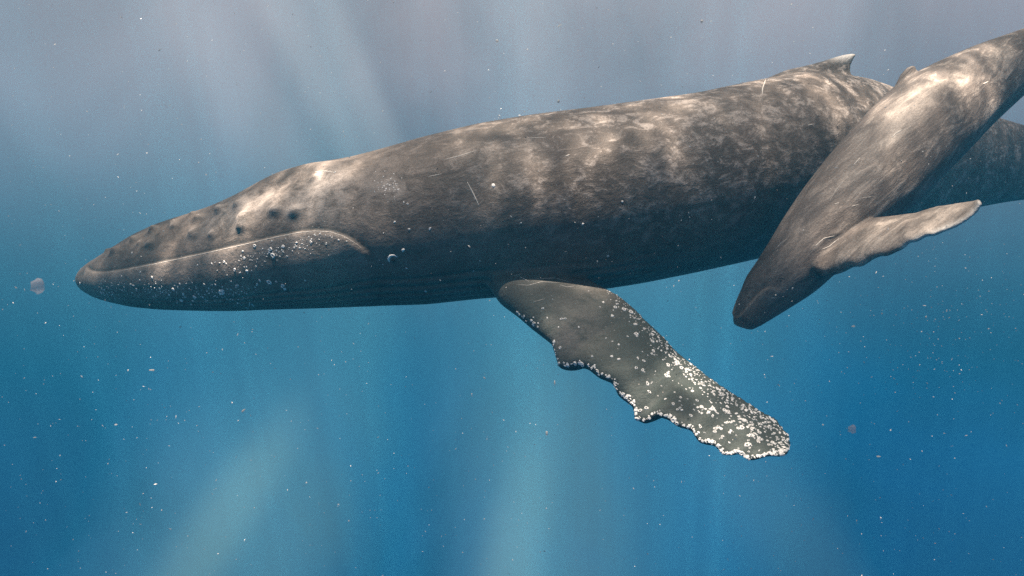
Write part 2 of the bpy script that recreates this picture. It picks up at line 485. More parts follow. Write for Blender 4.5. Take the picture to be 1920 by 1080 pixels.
def add_attr(me, name, arr):
    a = me.attributes.new(name, 'FLOAT', 'POINT'); a.data.foreach_set('value', np.asarray(arr, np.float32))

def bvh_of(me):
    co = [v.co.copy() for v in me.vertices]
    return BVHTree.FromPolygons(co, [tuple(p.vertices) for p in me.polygons])

def hit(bvh, px, py):
    d = Vector(ray(px, py)).normalized()
    loc, nor, idx, dist = bvh.ray_cast(Vector((0, 0, 0)), d)
    return loc, nor

# ============ MOTHER
#  Tx, Ty, Bx, By, depth, width, widest level, top exponent, bottom exponent
MS = []
def ms(px, t, b, y, wr, m=0.0, pt=2.0, pb=2.0, sk=0.0):
    px = px + 3 * max(0, 1 - (px - 141) / 120)
    MS.append((px + sk, t, px - sk, b, y, wr, m, pt, pb))
ms(141, 516, 531, 9.2, 1.3, .0, 2, 2)
ms(146, 508, 537, 9.2, 1.5, .1, 2, 2)
ms(155, 499, 545, 9.15, 1.6, .15, 1.9, 2)
ms(170, 488, 553, 9.1, 1.5, .1, 1.8, 2)
ms(200, 471, 564, 9.0, 1.3, .0, 1.8, 2.1)
ms(250, 441, 575, 8.85, 1.12, -.08, 1.75, 2.2)
ms(300, 419, 580, 8.7, 1.04, -.12, 1.75, 2.2)
ms(350, 404, 582, 8.55, 1.0, -.15, 1.75, 2.2)
ms(400, 388, 583, 8.4, 1.0, -.15, 1.8, 2.2)
ms(450, 366, 583, 8.25, 1.0, -.15, 1.8, 2.2)
ms(490, 344, 581, 8.14, .98, -.15, 1.85, 2.2)
ms(520, 328, 580, 8.07, .97, -.14, 1.85, 2.15)
ms(560, 315, 579, 7.98, .97, -.12, 1.9, 2.1)
ms(600, 307, 578, 7.92, .98, -.1, 1.9, 2.1)
ms(650, 299, 576, 7.85, 1.0, -.05, 1.95, 2.05)
ms(700, 286, 574, 7.8, 1.0, .05)
ms(800, 258, 571, 7.75, 1.02)
ms(900, 234, 560, 7.75, 1.03)
ms(1000, 218, 553, 7.78, 1.04)
ms(1100, 206, 547, 7.85, 1.04)
ms(1200, 193, 532, 7.95, 1.02)
ms(1300, 179, 512, 8.1, 1.0)
ms(1400, 158, 490, 8.35, .98)
ms(1500, 140, 466, 8.7, .95)
ms(1600, 150, 442, 9.2, .9)
ms(1700, 182, 418, 9.9, .82)
ms(1800, 207, 395, 10.8, .76)
ms(1900, 234, 376, 11.8, .7)
ms(2000, 262, 366, 12.8, .62)
ms(2100, 288, 356, 13.7, .55)
ms(2180, 305, 350, 14.3, .5)
ms(2230, 318, 345, 14.7, .5)
MOUTH = [(163, 498), (166, 505), (175, 509), (195, 510), (230, 505), (300, 491), (380, 474), (460, 456), (520, 442), (560, 434),
         (590, 431), (620, 433), (645, 441), (668, 455), (683, 468), (694, 481)]
NR, MM = 420, 200
rings, Cn, D = body_rings(MS, NR, MM, math.radians(13), 3.0)

near_fl = wing_rings(
    [(960, 470), (922, 500), (915, 534), (934, 562), (966, 586), (997, 614), (1034, 643), (1040, 662), (1047, 688), (1060, 691), (1078, 684), (1100, 688), (1122, 706), (1148, 716), (1160, 742), (1187, 762), (1190, 784), (1204, 793), (1218, 786),
     (1230, 778), (1253, 786), (1270, 799), (1296, 806), (1311, 831), (1339, 835), (1357, 855), (1386, 851), (1405, 865), (1436, 855), (1463, 855), (1476, 846)],
    [(1040, 455), (1050, 490), (1080, 514), (1120, 534), (1160, 555), (1191, 580), (1218, 607), (1246, 634), (1269, 660), (1308, 689), (1347, 719), (1405, 755), (1456, 786), (1479, 813), (1484, 833), (1481, 843)],
    [7.42, 7.0, 6.64, 6.33, 6.05, 5.8, 5.65], [7.55, 7.28, 6.98, 6.7, 6.42, 6.15, 5.92], [.26, .25, .19, .16, .13, .10, .07, .05, .035], 300, 40, .8)
# the far flipper, stretched out on the hidden side
u = np.linspace(0, 1, 80)[:, None]
A = np.array([-0.1, 8.3, -0.1]); B = np.array([1.0, 12.2, 0.5]); Aq = np.array([0.6, 8.3, 0.1]); Bq = np.array([1.35, 12.1, 0.6])
Pf = A + (B - A) * u + 0.05 * np.sin(u * 34) * np.array([-1, 0, 0]); Qf = Aq + (Bq - Aq) * u + 0.2 * np.sin(u * 3.1) * np.array([1, 0, 0])
far_fl = wing_from(Pf, Qf, np.interp(u[:, 0], [0, 1], [.22, .04]), 28)
# dorsal fin
def fin(rows, y, tk):
    F_ = resample([r[0] for r in rows], 50, 1.0); B_ = resample([r[1] for r in rows], 50, 1.0)
    yy = np.full(50, y)
    P = np.array([unp(a[0], a[1], y) for a in F_]); Q = np.array([unp(a[0], a[1], y) for a in B_])
    return wing_from(P, Q, np.interp(np.linspace(0, 1, 50), [0, .5, 1], tk), 24)
dors = fin([((1425, 190), (1690, 220)), ((1430, 150), (1660, 178)), ((1470, 132), (1625, 163)), ((1530, 117), (1597, 145)), ((1566, 106), (1595, 126)), ((1590, 101), (1600, 112)), ((1600, 101), (1604, 106))],
           8.93, [.50, .15, .05])
# flukes beyond the frame
def flukes(c, back, sidev, span, chord, tk=.07):
    c = np.array(c, float); back = np.array(back, float); back /= np.linalg.norm(back); sidev = np.array(sidev, float); sidev /= np.linalg.norm(sidev)
    v = np.linspace(-1, 1, 90)
    P = []; Q = []
    for k in v:
        a = abs(k)
        P.append(c + sidev * k * span + back * (-0.35 * chord + 1.05 * chord * a ** 1.5))
        Q.append(c + sidev * k * span + back * (chord * (0.35 + 0.85 * a ** 1.1 - 0.12 * math.exp(-(a / .12) ** 2) ) + 0.02 * math.sin(40 * a) - 0.08 * a * chord))
    P = np.array(P); Q = np.array(Q)
    return wing_from(P, Q, tk * (1.05 - np.abs(v) ** 1.5) + .012, 24)
endm = Cn[-1]; bk = Cn[-1] - Cn[-20]
flk = flukes(endm, bk, np.cross(bk, [0, 0, 1]), 1.9, 1.0)

me, co, lap = remesh([loft(rings), loft(near_fl), loft(far_fl), loft(dors), loft(flk)], 0.02, 'humpback_whale', 5, [(unp(985, 490, 7.2), .42, 60), (unp(1520, 148, 8.9), .45, 25)])
# transfer ring parameters to the skin
thm = near_side_theta(rings, D, MOUTH)
ok = np.where(~np.isnan(thm))[0]
i0, i1 = ok.min(), ok.max()
idx = np.arange(NR); thm = np.interp(idx, ok, thm[ok]); thm = np.where((idx >= i0) & (idx <= i1), gsm(thm, 1.5), thm)
arc = np.zeros((NR, MM + 1))
seglen = np.linalg.norm(np.roll(rings, -1, 1) - rings, axis=2); arc[:, 1:] = np.cumsum(seglen, 1)
def surface_params(co, rings):
    kd = KDTree(rings.shape[0] * rings.shape[1])
    flat = rings.reshape(-1, 3)
    for k, p_ in enumerate(flat): kd.insert(p_, k)
    kd.balance()
    ii = np.empty(len(co), int); dd = np.empty(len(co))
    for k, c in enumerate(co):
        _, q, d_ = kd.find(c); ii[k] = q; dd[k] = d_
    return ii // rings.shape[1], ii % rings.shape[1], dd
ri, rj, rd = surface_params(co, rings)
# refine the angle to a float position by projecting on the ring tangent
def frac_pos(co, rings, ri, rj):
    M = rings.shape[1]
    P = rings[ri, rj]; Nx = rings[ri, (rj + 1) % M]; Pv = rings[ri, (rj - 1) % M]
    tv = (Nx - Pv); L2 = (tv ** 2).sum(1) + 1e-9
    f = ((co - P) * tv).sum(1) / L2 * 2
    A_ = rings[np.minimum(ri + 1, len(rings) - 1), rj] - rings[np.maximum(ri - 1, 0), rj]
    g = ((co - P) * A_).sum(1) / ((A_ ** 2).sum(1) + 1e-9) * 2
    return np.clip(ri + np.clip(g, -1, 1), 0, len(rings) - 1), rj + np.clip(f, -1, 1)
fi, fj = frac_pos(co, rings, ri, rj)

def mouth_dist(fi, fj, thm, arc, i0, i1, M):
    ii = np.clip(np.round(fi).astype(int), 0, len(thm) - 1)
    fj = np.mod(fj, M)
    # mirror the far side on to the near one:  up = M/4, near = M/2, down = 3M/4
    far = (fj < M / 4) | (fj > 3 * M / 4)
    fm = np.where(far, np.mod(M / 2 - fj, M), fj)
    tm = np.interp(fi, np.arange(len(thm)), thm)
    circ = arc[ii, -1]
    loc = lambda q: q / M * circ
    d = loc(tm) - loc(fm)                       # > 0 above the mouth line
    # local arc length is better than the mean
    a = np.array([0.0] * len(fm))
    for c in (0,):
        q0 = np.floor(fm).astype(int) % M; q1 = np.floor(tm).astype(int) % M
        a = (arc[ii, q1] + (tm - np.floor(tm)) * (arc[ii, q1 + 1] - arc[ii, q1])) - (arc[ii, q0] + (fm - np.floor(fm)) * (arc[ii, q0 + 1] - arc[ii, q0]))
    w = np.clip((fi - i0 + 1) / 2, 0, 1) * np.clip((i1 - fi + 1) / 3, 0, 1)
    return a, w
md_, mw = mouth_dist(fi, fj, thm, arc, i0, i1, MM)
mw *= (rd < 0.12)
# slope of the mouth line turns ring distance into true distance
mp3 = np.array([rings[i, int(round(thm[i])) % MM] for i in range(NR)])
stepx = np.linalg.norm(np.gradient(Cn, axis=0), axis=1)
slope = np.abs(np.gradient(np.array([np.interp(thm[i], np.arange(MM + 1), arc[i]) for i in range(NR)]) - np.array([arc[i, MM // 4] for i in range(NR)]))) / stepx
cosl = 1 / np.sqrt(1 + gsm(slope, 1) ** 2)
md_ = md_ * np.interp(fi, np.arange(NR), cosl)
nor = vnormals(me)
mdk, mwk = md_.copy(), mw.copy()
disp = np.zeros(len(co))
below = md_ < 0
step = 1 / (1 + np.exp(np.clip(md_ / 0.010, -40, 40)))          # 1 below, 0 above
disp += mw * (step * 0.018 * np.exp(-np.abs(np.minimum(md_, 0)) / 0.30) - (1 - step) * 0.026 * np.exp(-np.maximum(md_, 0) / 0.09))
lip = mw * np.exp(-((md_ + 0.012) / 0.013) ** 2) * np.interp(fi, [i0, i1 - 40, i1], [.3, .2, .02])
crease_shade = mw * np.exp(-((md_ - 0.022) / 0.018) ** 2)  # shade of the mouth line, painted dark just above the lip
# throat grooves
tdeg = np.mod(fj, MM) / MM * 360
bell = np.clip((tdeg - 205) / 10, 0, 1) * np.clip((335 - tdeg) / 10, 0, 1)
pxs = proj(co)[:, 0]
gs = np.clip((pxs - 190) / 80, 0, 1) * np.clip((1280 - pxs) / 200, 0, 1) * (rd < 0.06)
disp += -0.024 * bell * gs * (0.5 + 0.5 * np.cos(np.mod(fj, MM) / MM * 2 * np.pi * 46)) ** 2 * (mw * (md_ > -0.15) < 0.5)
co = co + nor * disp[:, None]
me.vertices.foreach_set('co', co.ravel()); me.update()

# local features, placed on the hit point of the surface
bvh = bvh_of(me)
nor = vnormals(me)
pale = .35 * mwk * (mdk < -.03) * np.clip(1 + mdk / .5, 0, 1); shade_spot = np.zeros(len(co)); disp = np.zeros(len(co))
def blob(px, py, r, target, amt, stretch=1.0, ang=0.0):
    h_, _ = hit(bvh, px, py)
    if h_ is None: return
    dd_ = co - np.array(h_)
    c_, s_ = math.cos(ang), math.sin(ang)
    a_ = dd_[:, 0] * c_ + dd_[:, 2] * s_; b_ = -dd_[:, 0] * s_ + dd_[:, 2] * c_
    q = (a_ / stretch) ** 2 + b_ ** 2 + dd_[:, 1] ** 2
    target += amt * np.exp(-q / (r * r))
# rostrum tubercles, with shade below and highlight above painted into the skin
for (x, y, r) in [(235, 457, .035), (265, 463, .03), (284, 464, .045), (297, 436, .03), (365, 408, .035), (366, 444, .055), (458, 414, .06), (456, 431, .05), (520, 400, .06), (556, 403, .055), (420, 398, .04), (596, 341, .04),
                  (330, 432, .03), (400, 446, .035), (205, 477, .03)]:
    blob(x, y + 3, r * .62, shade_spot, 0.0 if r < .035 and x > 300 and x < 420 else .6, 2.0, 0.3)
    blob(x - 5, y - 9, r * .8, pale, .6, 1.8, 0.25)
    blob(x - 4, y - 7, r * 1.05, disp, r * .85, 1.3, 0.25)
for (x, y) in [(215, 470), (252, 449), (288, 432), (326, 419), (372, 409), (412, 396), (446, 382)]:
    blob(x, y, .05, disp, .05, 1.3, .3)
# blowhole mount: two soft ridges with a hollow before them
for (x, y, a) in [(545, 322, .03), (575, 316, .04), (605, 314, .04), (635, 318, .03)]:
    blob(x, y, .11, disp, a, 1.6, .2)
blob(520, 345, .16, disp, -.05, 2, .45); blob(480, 362, .12, disp, -.03, 2, .45)
for (x, y, r, a) in [(590, 352, .30, .15), (565, 372, .22, .6), (480, 380, .22, .7), (430, 398, .2, .5), (620, 335, .15, .5), (640, 370, .3, .4), (730, 345, .12, .4), (745, 362, .1, .35), (390, 420, .2, .3)]:
    blob(x, y, r, pale, a, 1.4, .35)  # caustic light on the head painted as pale skin; neck patches are barnacled
for (x, y, r, a) in [(1350, 200, .35, .25), (1250, 300, .3, .22), (1560, 215, .3, .25), (1460, 230, .3, .25), (1075, 625, .22, .35), (1100, 555, .3, .2)]:
    blob(x, y, r, pale, a, 1.3, .2)
# a low lump behind the hump and the navel fold
blob(1440, 143, .06, disp, .05, 1.5, 0); blob(1375, 505, .12, disp, .06, 2.2, .2)
disp = np.clip(disp, -.08, .1)
co = co + nor * disp[:, None]
me.vertices.foreach_set('co', co.ravel()); me.update()
pp = proj(co)
mott = np.clip((pp[:, 0] - 620) / 500, 0.15, 1) * np.clip((480 - pp[:, 1]) / 140, 0, 1)
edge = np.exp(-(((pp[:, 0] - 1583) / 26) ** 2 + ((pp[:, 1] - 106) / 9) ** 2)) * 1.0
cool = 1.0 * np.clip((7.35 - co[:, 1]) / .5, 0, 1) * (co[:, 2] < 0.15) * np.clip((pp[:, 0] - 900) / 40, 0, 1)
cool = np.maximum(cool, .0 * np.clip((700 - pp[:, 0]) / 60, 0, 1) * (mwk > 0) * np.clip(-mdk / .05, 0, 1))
for nm_, a_ in (('pale', pale), ('shade_spot', np.clip(shade_spot + crease_shade * .9, 0, 1)), ('lip', lip * .9), ('mottle', mott), ('edge', edge), ('cool', cool)): add_attr(me, nm_, a_)
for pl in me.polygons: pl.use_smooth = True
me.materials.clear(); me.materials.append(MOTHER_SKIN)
mother = link(bpy.data.objects.new('humpback_whale', me))
tag(mother, 'large dark adult humpback whale with long barnacled flipper hanging below it', 'whale')
bvh = bvh_of(me)

# ============ CALF
CS = []
def cs(tx, ty, bx, by, y, wr, m=0.0, pt=2.0, pb=2.0): CS.append((tx, ty, bx, by, y, wr, m, pt, pb))
cs(1377, 609, 1409, 617, 6.75, 1.1)
cs(1375, 602, 1414, 614, 6.74, 1.25)
cs(1377, 586, 1428, 607, 6.72, 1.2, .15, 1.7, 2.1)
cs(1386, 552, 1462, 586, 6.7, 1.05, .15, 1.6, 2.2)
cs(1399, 520, 1498, 563, 6.68, 1.02, .12, 1.7, 2.2)
cs(1418, 495, 1528, 543, 6.66, 1.0, .05, 1.9, 2.1)
cs(1440, 462, 1562, 512, 6.65, 1.0)
cs(1472, 408, 1604, 474, 6.65, 1.0)
cs(1512, 349, 1652, 435, 6.67, 1.0)
cs(1560, 287, 1700, 394, 6.72, 1.0)
cs(1610, 231, 1742, 352, 6.8, 1.0)
cs(1655, 181, 1782, 312, 6.9, .98)
cs(1702, 143, 1820, 274, 7.0, .95)
cs(1762, 113, 1853, 240, 7.15, .9)
cs(1830, 84, 1888, 208, 7.3, .85)
cs(1902, 60, 1928, 172, 7.5, .78)
cs(1980, 32, 1994, 128, 7.7, .7)
cs(2080, -4, 2088, 66, 8.0, .62)
cs(2170, -40, 2176, 8, 8.25, .55)
cs(2215, -58, 2219, -22, 8.4, .5)
CM = [(1380, 596), (1389, 590), (1400, 576), (1412, 562), (1424, 549), (1436, 540), (1447, 537), (1456, 540), (1463, 548)]
NC, MC = 260, 144
cr_rings, cCn, cD = body_rings(CS, NC, MC, math.radians(10), 3.0)
c_fl = wing_rings([(1520, 502), (1545, 514), (1575, 506), (1592, 497), (1612, 497), (1636, 482), (1652, 477), (1662, 478), (1692, 464), (1703, 452), (1718, 451), (1736, 440), (1752, 440), (1772, 431), (1790, 425), (1812, 412), (1830, 397), (1838, 380)],
                  [(1530, 455), (1548, 452), (1580, 438), (1605, 420), (1640, 408), (1680, 404), (1720, 399), (1752, 388), (1790, 382), (1825, 377), (1837, 375)],
                  [6.35, 6.0, 5.75, 5.55, 5.45], [6.75, 6.4, 6.15, 5.95, 5.7], [.13, .12, .085, .065, .05, .03], 160, 32, 1.2)
u = np.linspace(0, 1, 60)[:, None]
A = unp(1500, 450, 6.95); B = unp(1600, 330, 8.0) ; Aq = unp(1560, 430, 6.95); Bq = unp(1640, 310, 7.9)
B[1] = 7.6; Bq[1] = 7.6
cfar = wing_from(A + (B - A) * u, Aq + (Bq - Aq) * u, np.interp(u[:, 0], [0, 1], [.1, .025]), 24)
cdors = fin([((1660, 200), (1745, 150)), ((1676, 164), (1728, 137)), ((1688, 140), (1719, 130)), ((1700, 127), (1717, 126)), ((1710, 123), (1716, 124))], 6.98, [.09, .035, .02])
cb = cCn[-1] - cCn[-15]
cflk = flukes(cCn[-1], cb, np.cross(cb, [-.5, 0, .8]), .85, .45, .04)
cme, cco, _ = remesh([loft(cr_rings), loft(c_fl), loft(cfar), loft(cdors), loft(cflk)], 0.0125, 'humpback_calf', 5, [(unp(1550, 480, 6.4), .16, 60)])
cthm = near_side_theta(cr_rings, cD, CM)
ok = np.where(~np.isnan(cthm))[0]; j0, j1 = ok.min(), ok.max()
idx = np.arange(NC); cthm = np.interp(idx, ok, cthm[ok]); cthm = gsm(cthm, 1.5)
carc = np.zeros((NC, MC + 1)); carc[:, 1:] = np.cumsum(np.linalg.norm(np.roll(cr_rings, -1, 1) - cr_rings, axis=2), 1)
ri, rj, rd = surface_params(cco, cr_rings); fi, fj = frac_pos(cco, cr_rings, ri, rj)
md_, mw = mouth_dist(fi, fj, cthm, carc, j0, j1, MC); mw *= (rd < .06)
nor = vnormals(cme)
step = 1 / (1 + np.exp(np.clip(md_ / 0.007, -40, 40)))
disp = mw * (step * 0.018 * np.exp(-np.abs(np.minimum(md_, 0)) / 0.12) - (1 - step) * 0.018 * np.exp(-np.maximum(md_, 0) / 0.05))
clip_ = mw * np.exp(-((md_ + 0.012) / 0.010) ** 2) * .2
cco = cco + nor * disp[:, None]
cme.vertices.foreach_set('co', cco.ravel()); cme.update()
cbvh = bvh_of(cme)
pp = proj(cco)
cp = np.zeros(len(cco)); cd_ = np.zeros(len(cco))
def cblob(px, py, r, target, amt, stretch=1.0, ang=0.0):
    h_, _ = hit(cbvh, px, py)
    if h_ is None: return
    dd_ = cco - np.array(h_)
    c_, s_ = math.cos(ang), math.sin(ang)
    a_ = dd_[:, 0] * c_ + dd_[:, 2] * s_; b_ = -dd_[:, 0] * s_ + dd_[:, 2] * c_
    target += amt * np.exp(-((a_ / stretch) ** 2 + b_ ** 2 + dd_[:, 1] ** 2) / (r * r))
for (x, y, r, a, st) in [(1700, 210, .12, .9, 3.5), (1800, 150, .1, .8, 3.5), (1880, 105, .1, .8, 3), (1680, 255, .06, .9, 3), (1730, 170, .06, .6, 3.5), (1600, 330, .16, .3, 2), (1500, 440, .12, .3, 1.5)]:
    cblob(x, y, r, cp, a, st, .68)  # bright caustic streaks along the back painted into the skin colour
# skin creases where the flipper folds against the chest
for k in range(9):
    q = k / 8.0
    cblob(1528 + 50 * q, 470 - 22 * math.sin(q * 2.2) - 14 * q, .022, cd_, .004, 1.4, .6)
    cblob(1534 + 52 * q, 484 - 18 * math.sin(q * 2.0) - 16 * q, .020, cd_, -.003, 1.4, .6)
cco = cco + vnormals(cme) * cd_[:, None]
cme.vertices.foreach_set('co', cco.ravel()); cme.update()
# white rim on the outer leading edge of the flipper
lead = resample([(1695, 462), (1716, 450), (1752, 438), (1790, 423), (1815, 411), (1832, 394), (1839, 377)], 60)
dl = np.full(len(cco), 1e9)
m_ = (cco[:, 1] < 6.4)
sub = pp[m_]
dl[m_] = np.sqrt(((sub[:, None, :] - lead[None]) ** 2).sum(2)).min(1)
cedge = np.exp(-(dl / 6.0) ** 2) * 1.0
cp += .5 * np.clip((6.22 - cco[:, 1]) / .15, 0, 1)
cm = np.clip((pp[:, 0] - 1420) / 200, 0.3, 1)
for nm_, a_ in (('pale', cp), ('shade_spot', np.zeros(len(cco))), ('lip', clip_), ('mottle', cm), ('edge', cedge), ('cool', np.zeros(len(cco)))): add_attr(cme, nm_, a_)
for pl in cme.polygons: pl.use_smooth = True
cme.materials.clear(); cme.materials.append(CALF_SKIN)
calf = link(bpy.data.objects.new('humpback_calf', cme))
tag(calf, 'small brownish humpback whale calf diving head down in front of the adult', 'whale')
cbvh = bvh_of(cme)

# ------------------------------------------------------------------ barnacles, scars, eyes
def barnacle_geo(loc, nor, r, style, seed):
    rg = random.Random(seed); r = r * rg.choice([.7, .85, 1.0, 1.1])
    z = Vector(nor).normalized(); x = z.orthogonal().normalized(); y = z.cross(x)
    K = 12
    if style == 'ring': prof = [(1.0, -.2), (.9, .12), (.68, .32), (.50, .30), (.40, -.02), (.0, -.06)]
    elif style == 'dome': prof = [(1.0, -.2), (.85, .12), (.55, .28), (.25, .33), (.0, .34)]
    else: prof = [(1.0, -.1), (.8, .16), (.4, .22), (.0, .2)]
    V = []; F = []
    el = rg.uniform(.5, 1.0); ph = rg.uniform(0, 6.28)
    wob = [1 + rg.uniform(-.25, .25) for _ in range(K)]
    for (a, h) in prof[:-1]:
        for k in range(K):
            t = 2 * math.pi * k / K
            cx, cy = a * math.cos(t) * wob[k], a * math.sin(t) * el * wob[k]
            u_ = cx * math.cos(ph) - cy * math.sin(ph); v_ = cx * math.sin(ph) + cy * math.cos(ph)
            V.append(Vector(loc) + (x * u_ + y * v_ + z * h) * r)
    V.append(Vector(loc) + z * prof[-1][1] * r)
    R = len(prof) - 1
    for q in range(R - 1):
        for k in range(K):
            l = (k + 1) % K
            F.append((q * K + k, q * K + l, (q + 1) * K + l, (q + 1) * K + k))
    for k in range(K): F.append(((R - 1) * K + k, (R - 1) * K + (k + 1) % K, R * K))
    return V, F

barn = []   # (loc, nor, r, style)
def put(px, py, r, style=None, tree=None):
    h_, nn_ = hit(tree or bvh, px, py)
    if h_ is None or h_.y > 9.6: return False
    if nn_.dot(h_) > 0: nn_ = -nn_
    if style is None: style = random.choice(['ring', 'ring', 'dome', 'dome', 'flat'])
    barn.append((h_.copy(), nn_.copy(), r, style)); return True
def px_r(p): return p * 6.3 / FPX
# on the flipper: along the upper (trailing) edge
TR = resample([(1105, 530), (1120, 537), (1160, 559), (1190, 584), (1217, 611), (1245, 638), (1268, 664), (1307, 693), (1346, 723), (1404, 759), (1454, 790), (1475, 814), (1480, 836)], 200)
for k in range(760):
    t = random.random() ** 0.6
    q = TR[int(t * 199)]
    w = abs(random.gauss(0, 1)) * (5 + 20 * t) * (1 if k % 3 else 1.8) - 7
    put(q[0] - w * .55 + 1, q[1] + w * .83 + 2, px_r(random.choice([1.2, 1.5, 1.8, 2, 2.4, 3]) * (.8 + .4 * t)))
# scattered over the outer half
for k in range(120):
    t = random.random() ** .6; q = TR[int(t * 199)]
    w = random.uniform(15, 90)
    put(q[0] - w * .55, q[1] + w * .83, px_r(random.choice([1.6, 2.2, 3, 4, 4.8])), 'ring' if random.random() < .6 else None)
LE = resample([(966, 586), (997, 614), (1034, 643), (1040, 662), (1047, 686), (1060, 689), (1078, 682), (1100, 686), (1122, 704), (1148, 714), (1160, 740), (1187, 760), (1190, 782), (1204, 791), (1218, 784),
     (1230, 776), (1253, 784), (1270, 797), (1296, 804), (1311, 829), (1339, 833), (1357, 853), (1386, 849), (1405, 863), (1436, 853), (1463, 853), (1481, 840)], 300)
for k in range(330):
    t = random.random(); q = LE[int(t * 299)]
    if t < .18 and random.random() < .7: continue
    w = abs(random.gauss(0, 3.5)) + 1
    put(q[0] + w * .5 + random.uniform(-1, 1), q[1] - w * .9, px_r(random.choice([1.8, 2.3, 3, 3.6])), 'flat' if random.random() < .4 else None)
for (x, y, r) in [(1050, 652, 5), (974, 590, 5), (1212, 765, 6), (1262, 788, 6), (1200, 770, 5), (1195, 786, 6), (1120, 695, 5), (1155, 735, 5), (1305, 826, 5), (1313, 800, 5), (1262, 757, 5), (1355, 818, 5), (1424, 811, 6),
                  (1391, 802, 5), (1410, 797, 5), (1384, 803, 4), (1253, 684, 5), (1252, 700, 5), (1270, 680, 6), (1278, 690, 5), (1232, 640, 4), (1193, 626, 5), (1191, 608, 5), (1157, 570, 5), (1148, 592, 4), (1170, 580, 5),
                  (1183, 585, 5), (1078, 682, 6), (1092, 685, 5), (1018, 578, 3), (1000, 595, 3), (1026, 596, 3), (1053, 598, 4), (1060, 597, 3), (996, 601, 3), (1009, 606, 3), (1036, 561, 2.5), (1047, 613, 2.5),
                  (1085, 613, 2.5), (1148, 640, 3), (1110, 668, 3), (1147, 668, 3), (1160, 646, 3), (1205, 694, 4), (1222, 718, 3)]:
    put(x, y, px_r(r), 'ring' if r > 4 else None)
# on the lower jaw
def jaw_r(p): return p * 7.3 / FPX
for (x, y, r) in [(370, 497, 3), (397, 494, 4), (403, 492, 3), (412, 493, 3), (420, 491, 3), (455, 471, 3.5), (452, 480, 4), (458, 484, 4), (448, 489, 3), (478, 461, 5), (507, 467, 6), (512, 479, 6), (505, 473, 4), (531, 462, 4),
                  (538, 480, 3), (556, 455, 4.5), (583, 454, 5.5), (612, 457, 3.5), (572, 466, 2.5), (590, 440, 2), (600, 438, 2), (610, 441, 2), (622, 446, 2), (635, 450, 2), (579, 444, 2), (650, 452, 2),
                  (440, 506, 4), (463, 508, 4), (424, 494, 3), (285, 520, 4), (263, 510, 3), (445, 535, 6.5), (415, 548, 8), (418, 545, 5), (365, 557, 7), (317, 553, 6), (325, 543, 5), (344, 552, 4), (482, 533, 5), (487, 526, 4), (505, 529, 6),
                  (518, 528, 4), (530, 536, 6), (534, 542, 4), (572, 526, 3), (383, 533, 3), (404, 534, 3), (340, 563, 5), (301, 546, 3), (283, 538, 3), (245, 533, 3), (228, 518, 3), (262, 525, 3), (395, 567, 3), (380, 557, 3), (292, 532, 3),
                  (256, 545, 3), (150, 531, 5), (222, 534, 3)]:
    put(x, y, jaw_r(r * .85), 'ring' if r >= 5.5 else None)
for k in range(240):
    x = random.uniform(185, 480); y = 556 - 0.0 + random.gauss(0, 10) - (470 - x) * .05
    put(x, y, jaw_r(random.choice([1.2, 1.6, 2.2])), 'flat')
for k in range(110):
    x = random.gauss(520, 50); y = 475 + random.gauss(0, 10) - (x - 520) * .35
    if y > 440: put(x, y, jaw_r(random.choice([1, 1.3, 1.8])))
# on the neck and the flank
for k in range(46):
    put(728 + random.gauss(0, 12), 345 + random.gauss(0, 12), jaw_r(random.choice([.9, 1.2, 1.5])), 'flat')
for (x, y, r) in [(740, 416, 3), (767, 430, 3), (806, 429, 3), (756, 469, 4), (757, 379, 2.5), (764, 382, 2), (719, 437, 1.5), (977, 418, 2), (1078, 417, 2), (1093, 420, 2.5), (1140, 480, 2.5), (798, 546, 2.5), (628, 323, 3.5), (1167, 378, 2.5),
                  (925, 348, 3.5), (1441, 150, 2), (762, 503, 1.8), (711, 488, 1.8), (718, 496, 1.8), (888, 508, 2), (900, 489, 2)]:
    put(x, y, jaw_r(r))
random.shuffle(barn)
barn.sort(key=lambda b: -b[2])
def vis_ok(b): return True
for k, (l, nn_, r, st) in enumerate(barn[:100]):
    V, F = barnacle_geo(Vector((0, 0, 0)), nn_, r, st, k)
    m_e = mesh_from('barnacle', V, F); m_e.materials.append(BARN)
    for pl in m_e.polygons: pl.use_smooth = True
    o = link(bpy.data.objects.new('barnacle', m_e), mother); o.location = l
Vb = []; Fb = []
for k, (l, nn_, r, st) in enumerate(barn[100:]):
    V, F = barnacle_geo(l, nn_, r, st, k + 500); o_ = len(Vb); Vb += V; Fb += [tuple(i + o_ for i in f) for f in F]
m_e = mesh_from('barnacle_crust', Vb, Fb); m_e.materials.append(BARN)
o = link(bpy.data.objects.new('barnacle_crust', m_e), mother); o['kind'] = 'stuff'

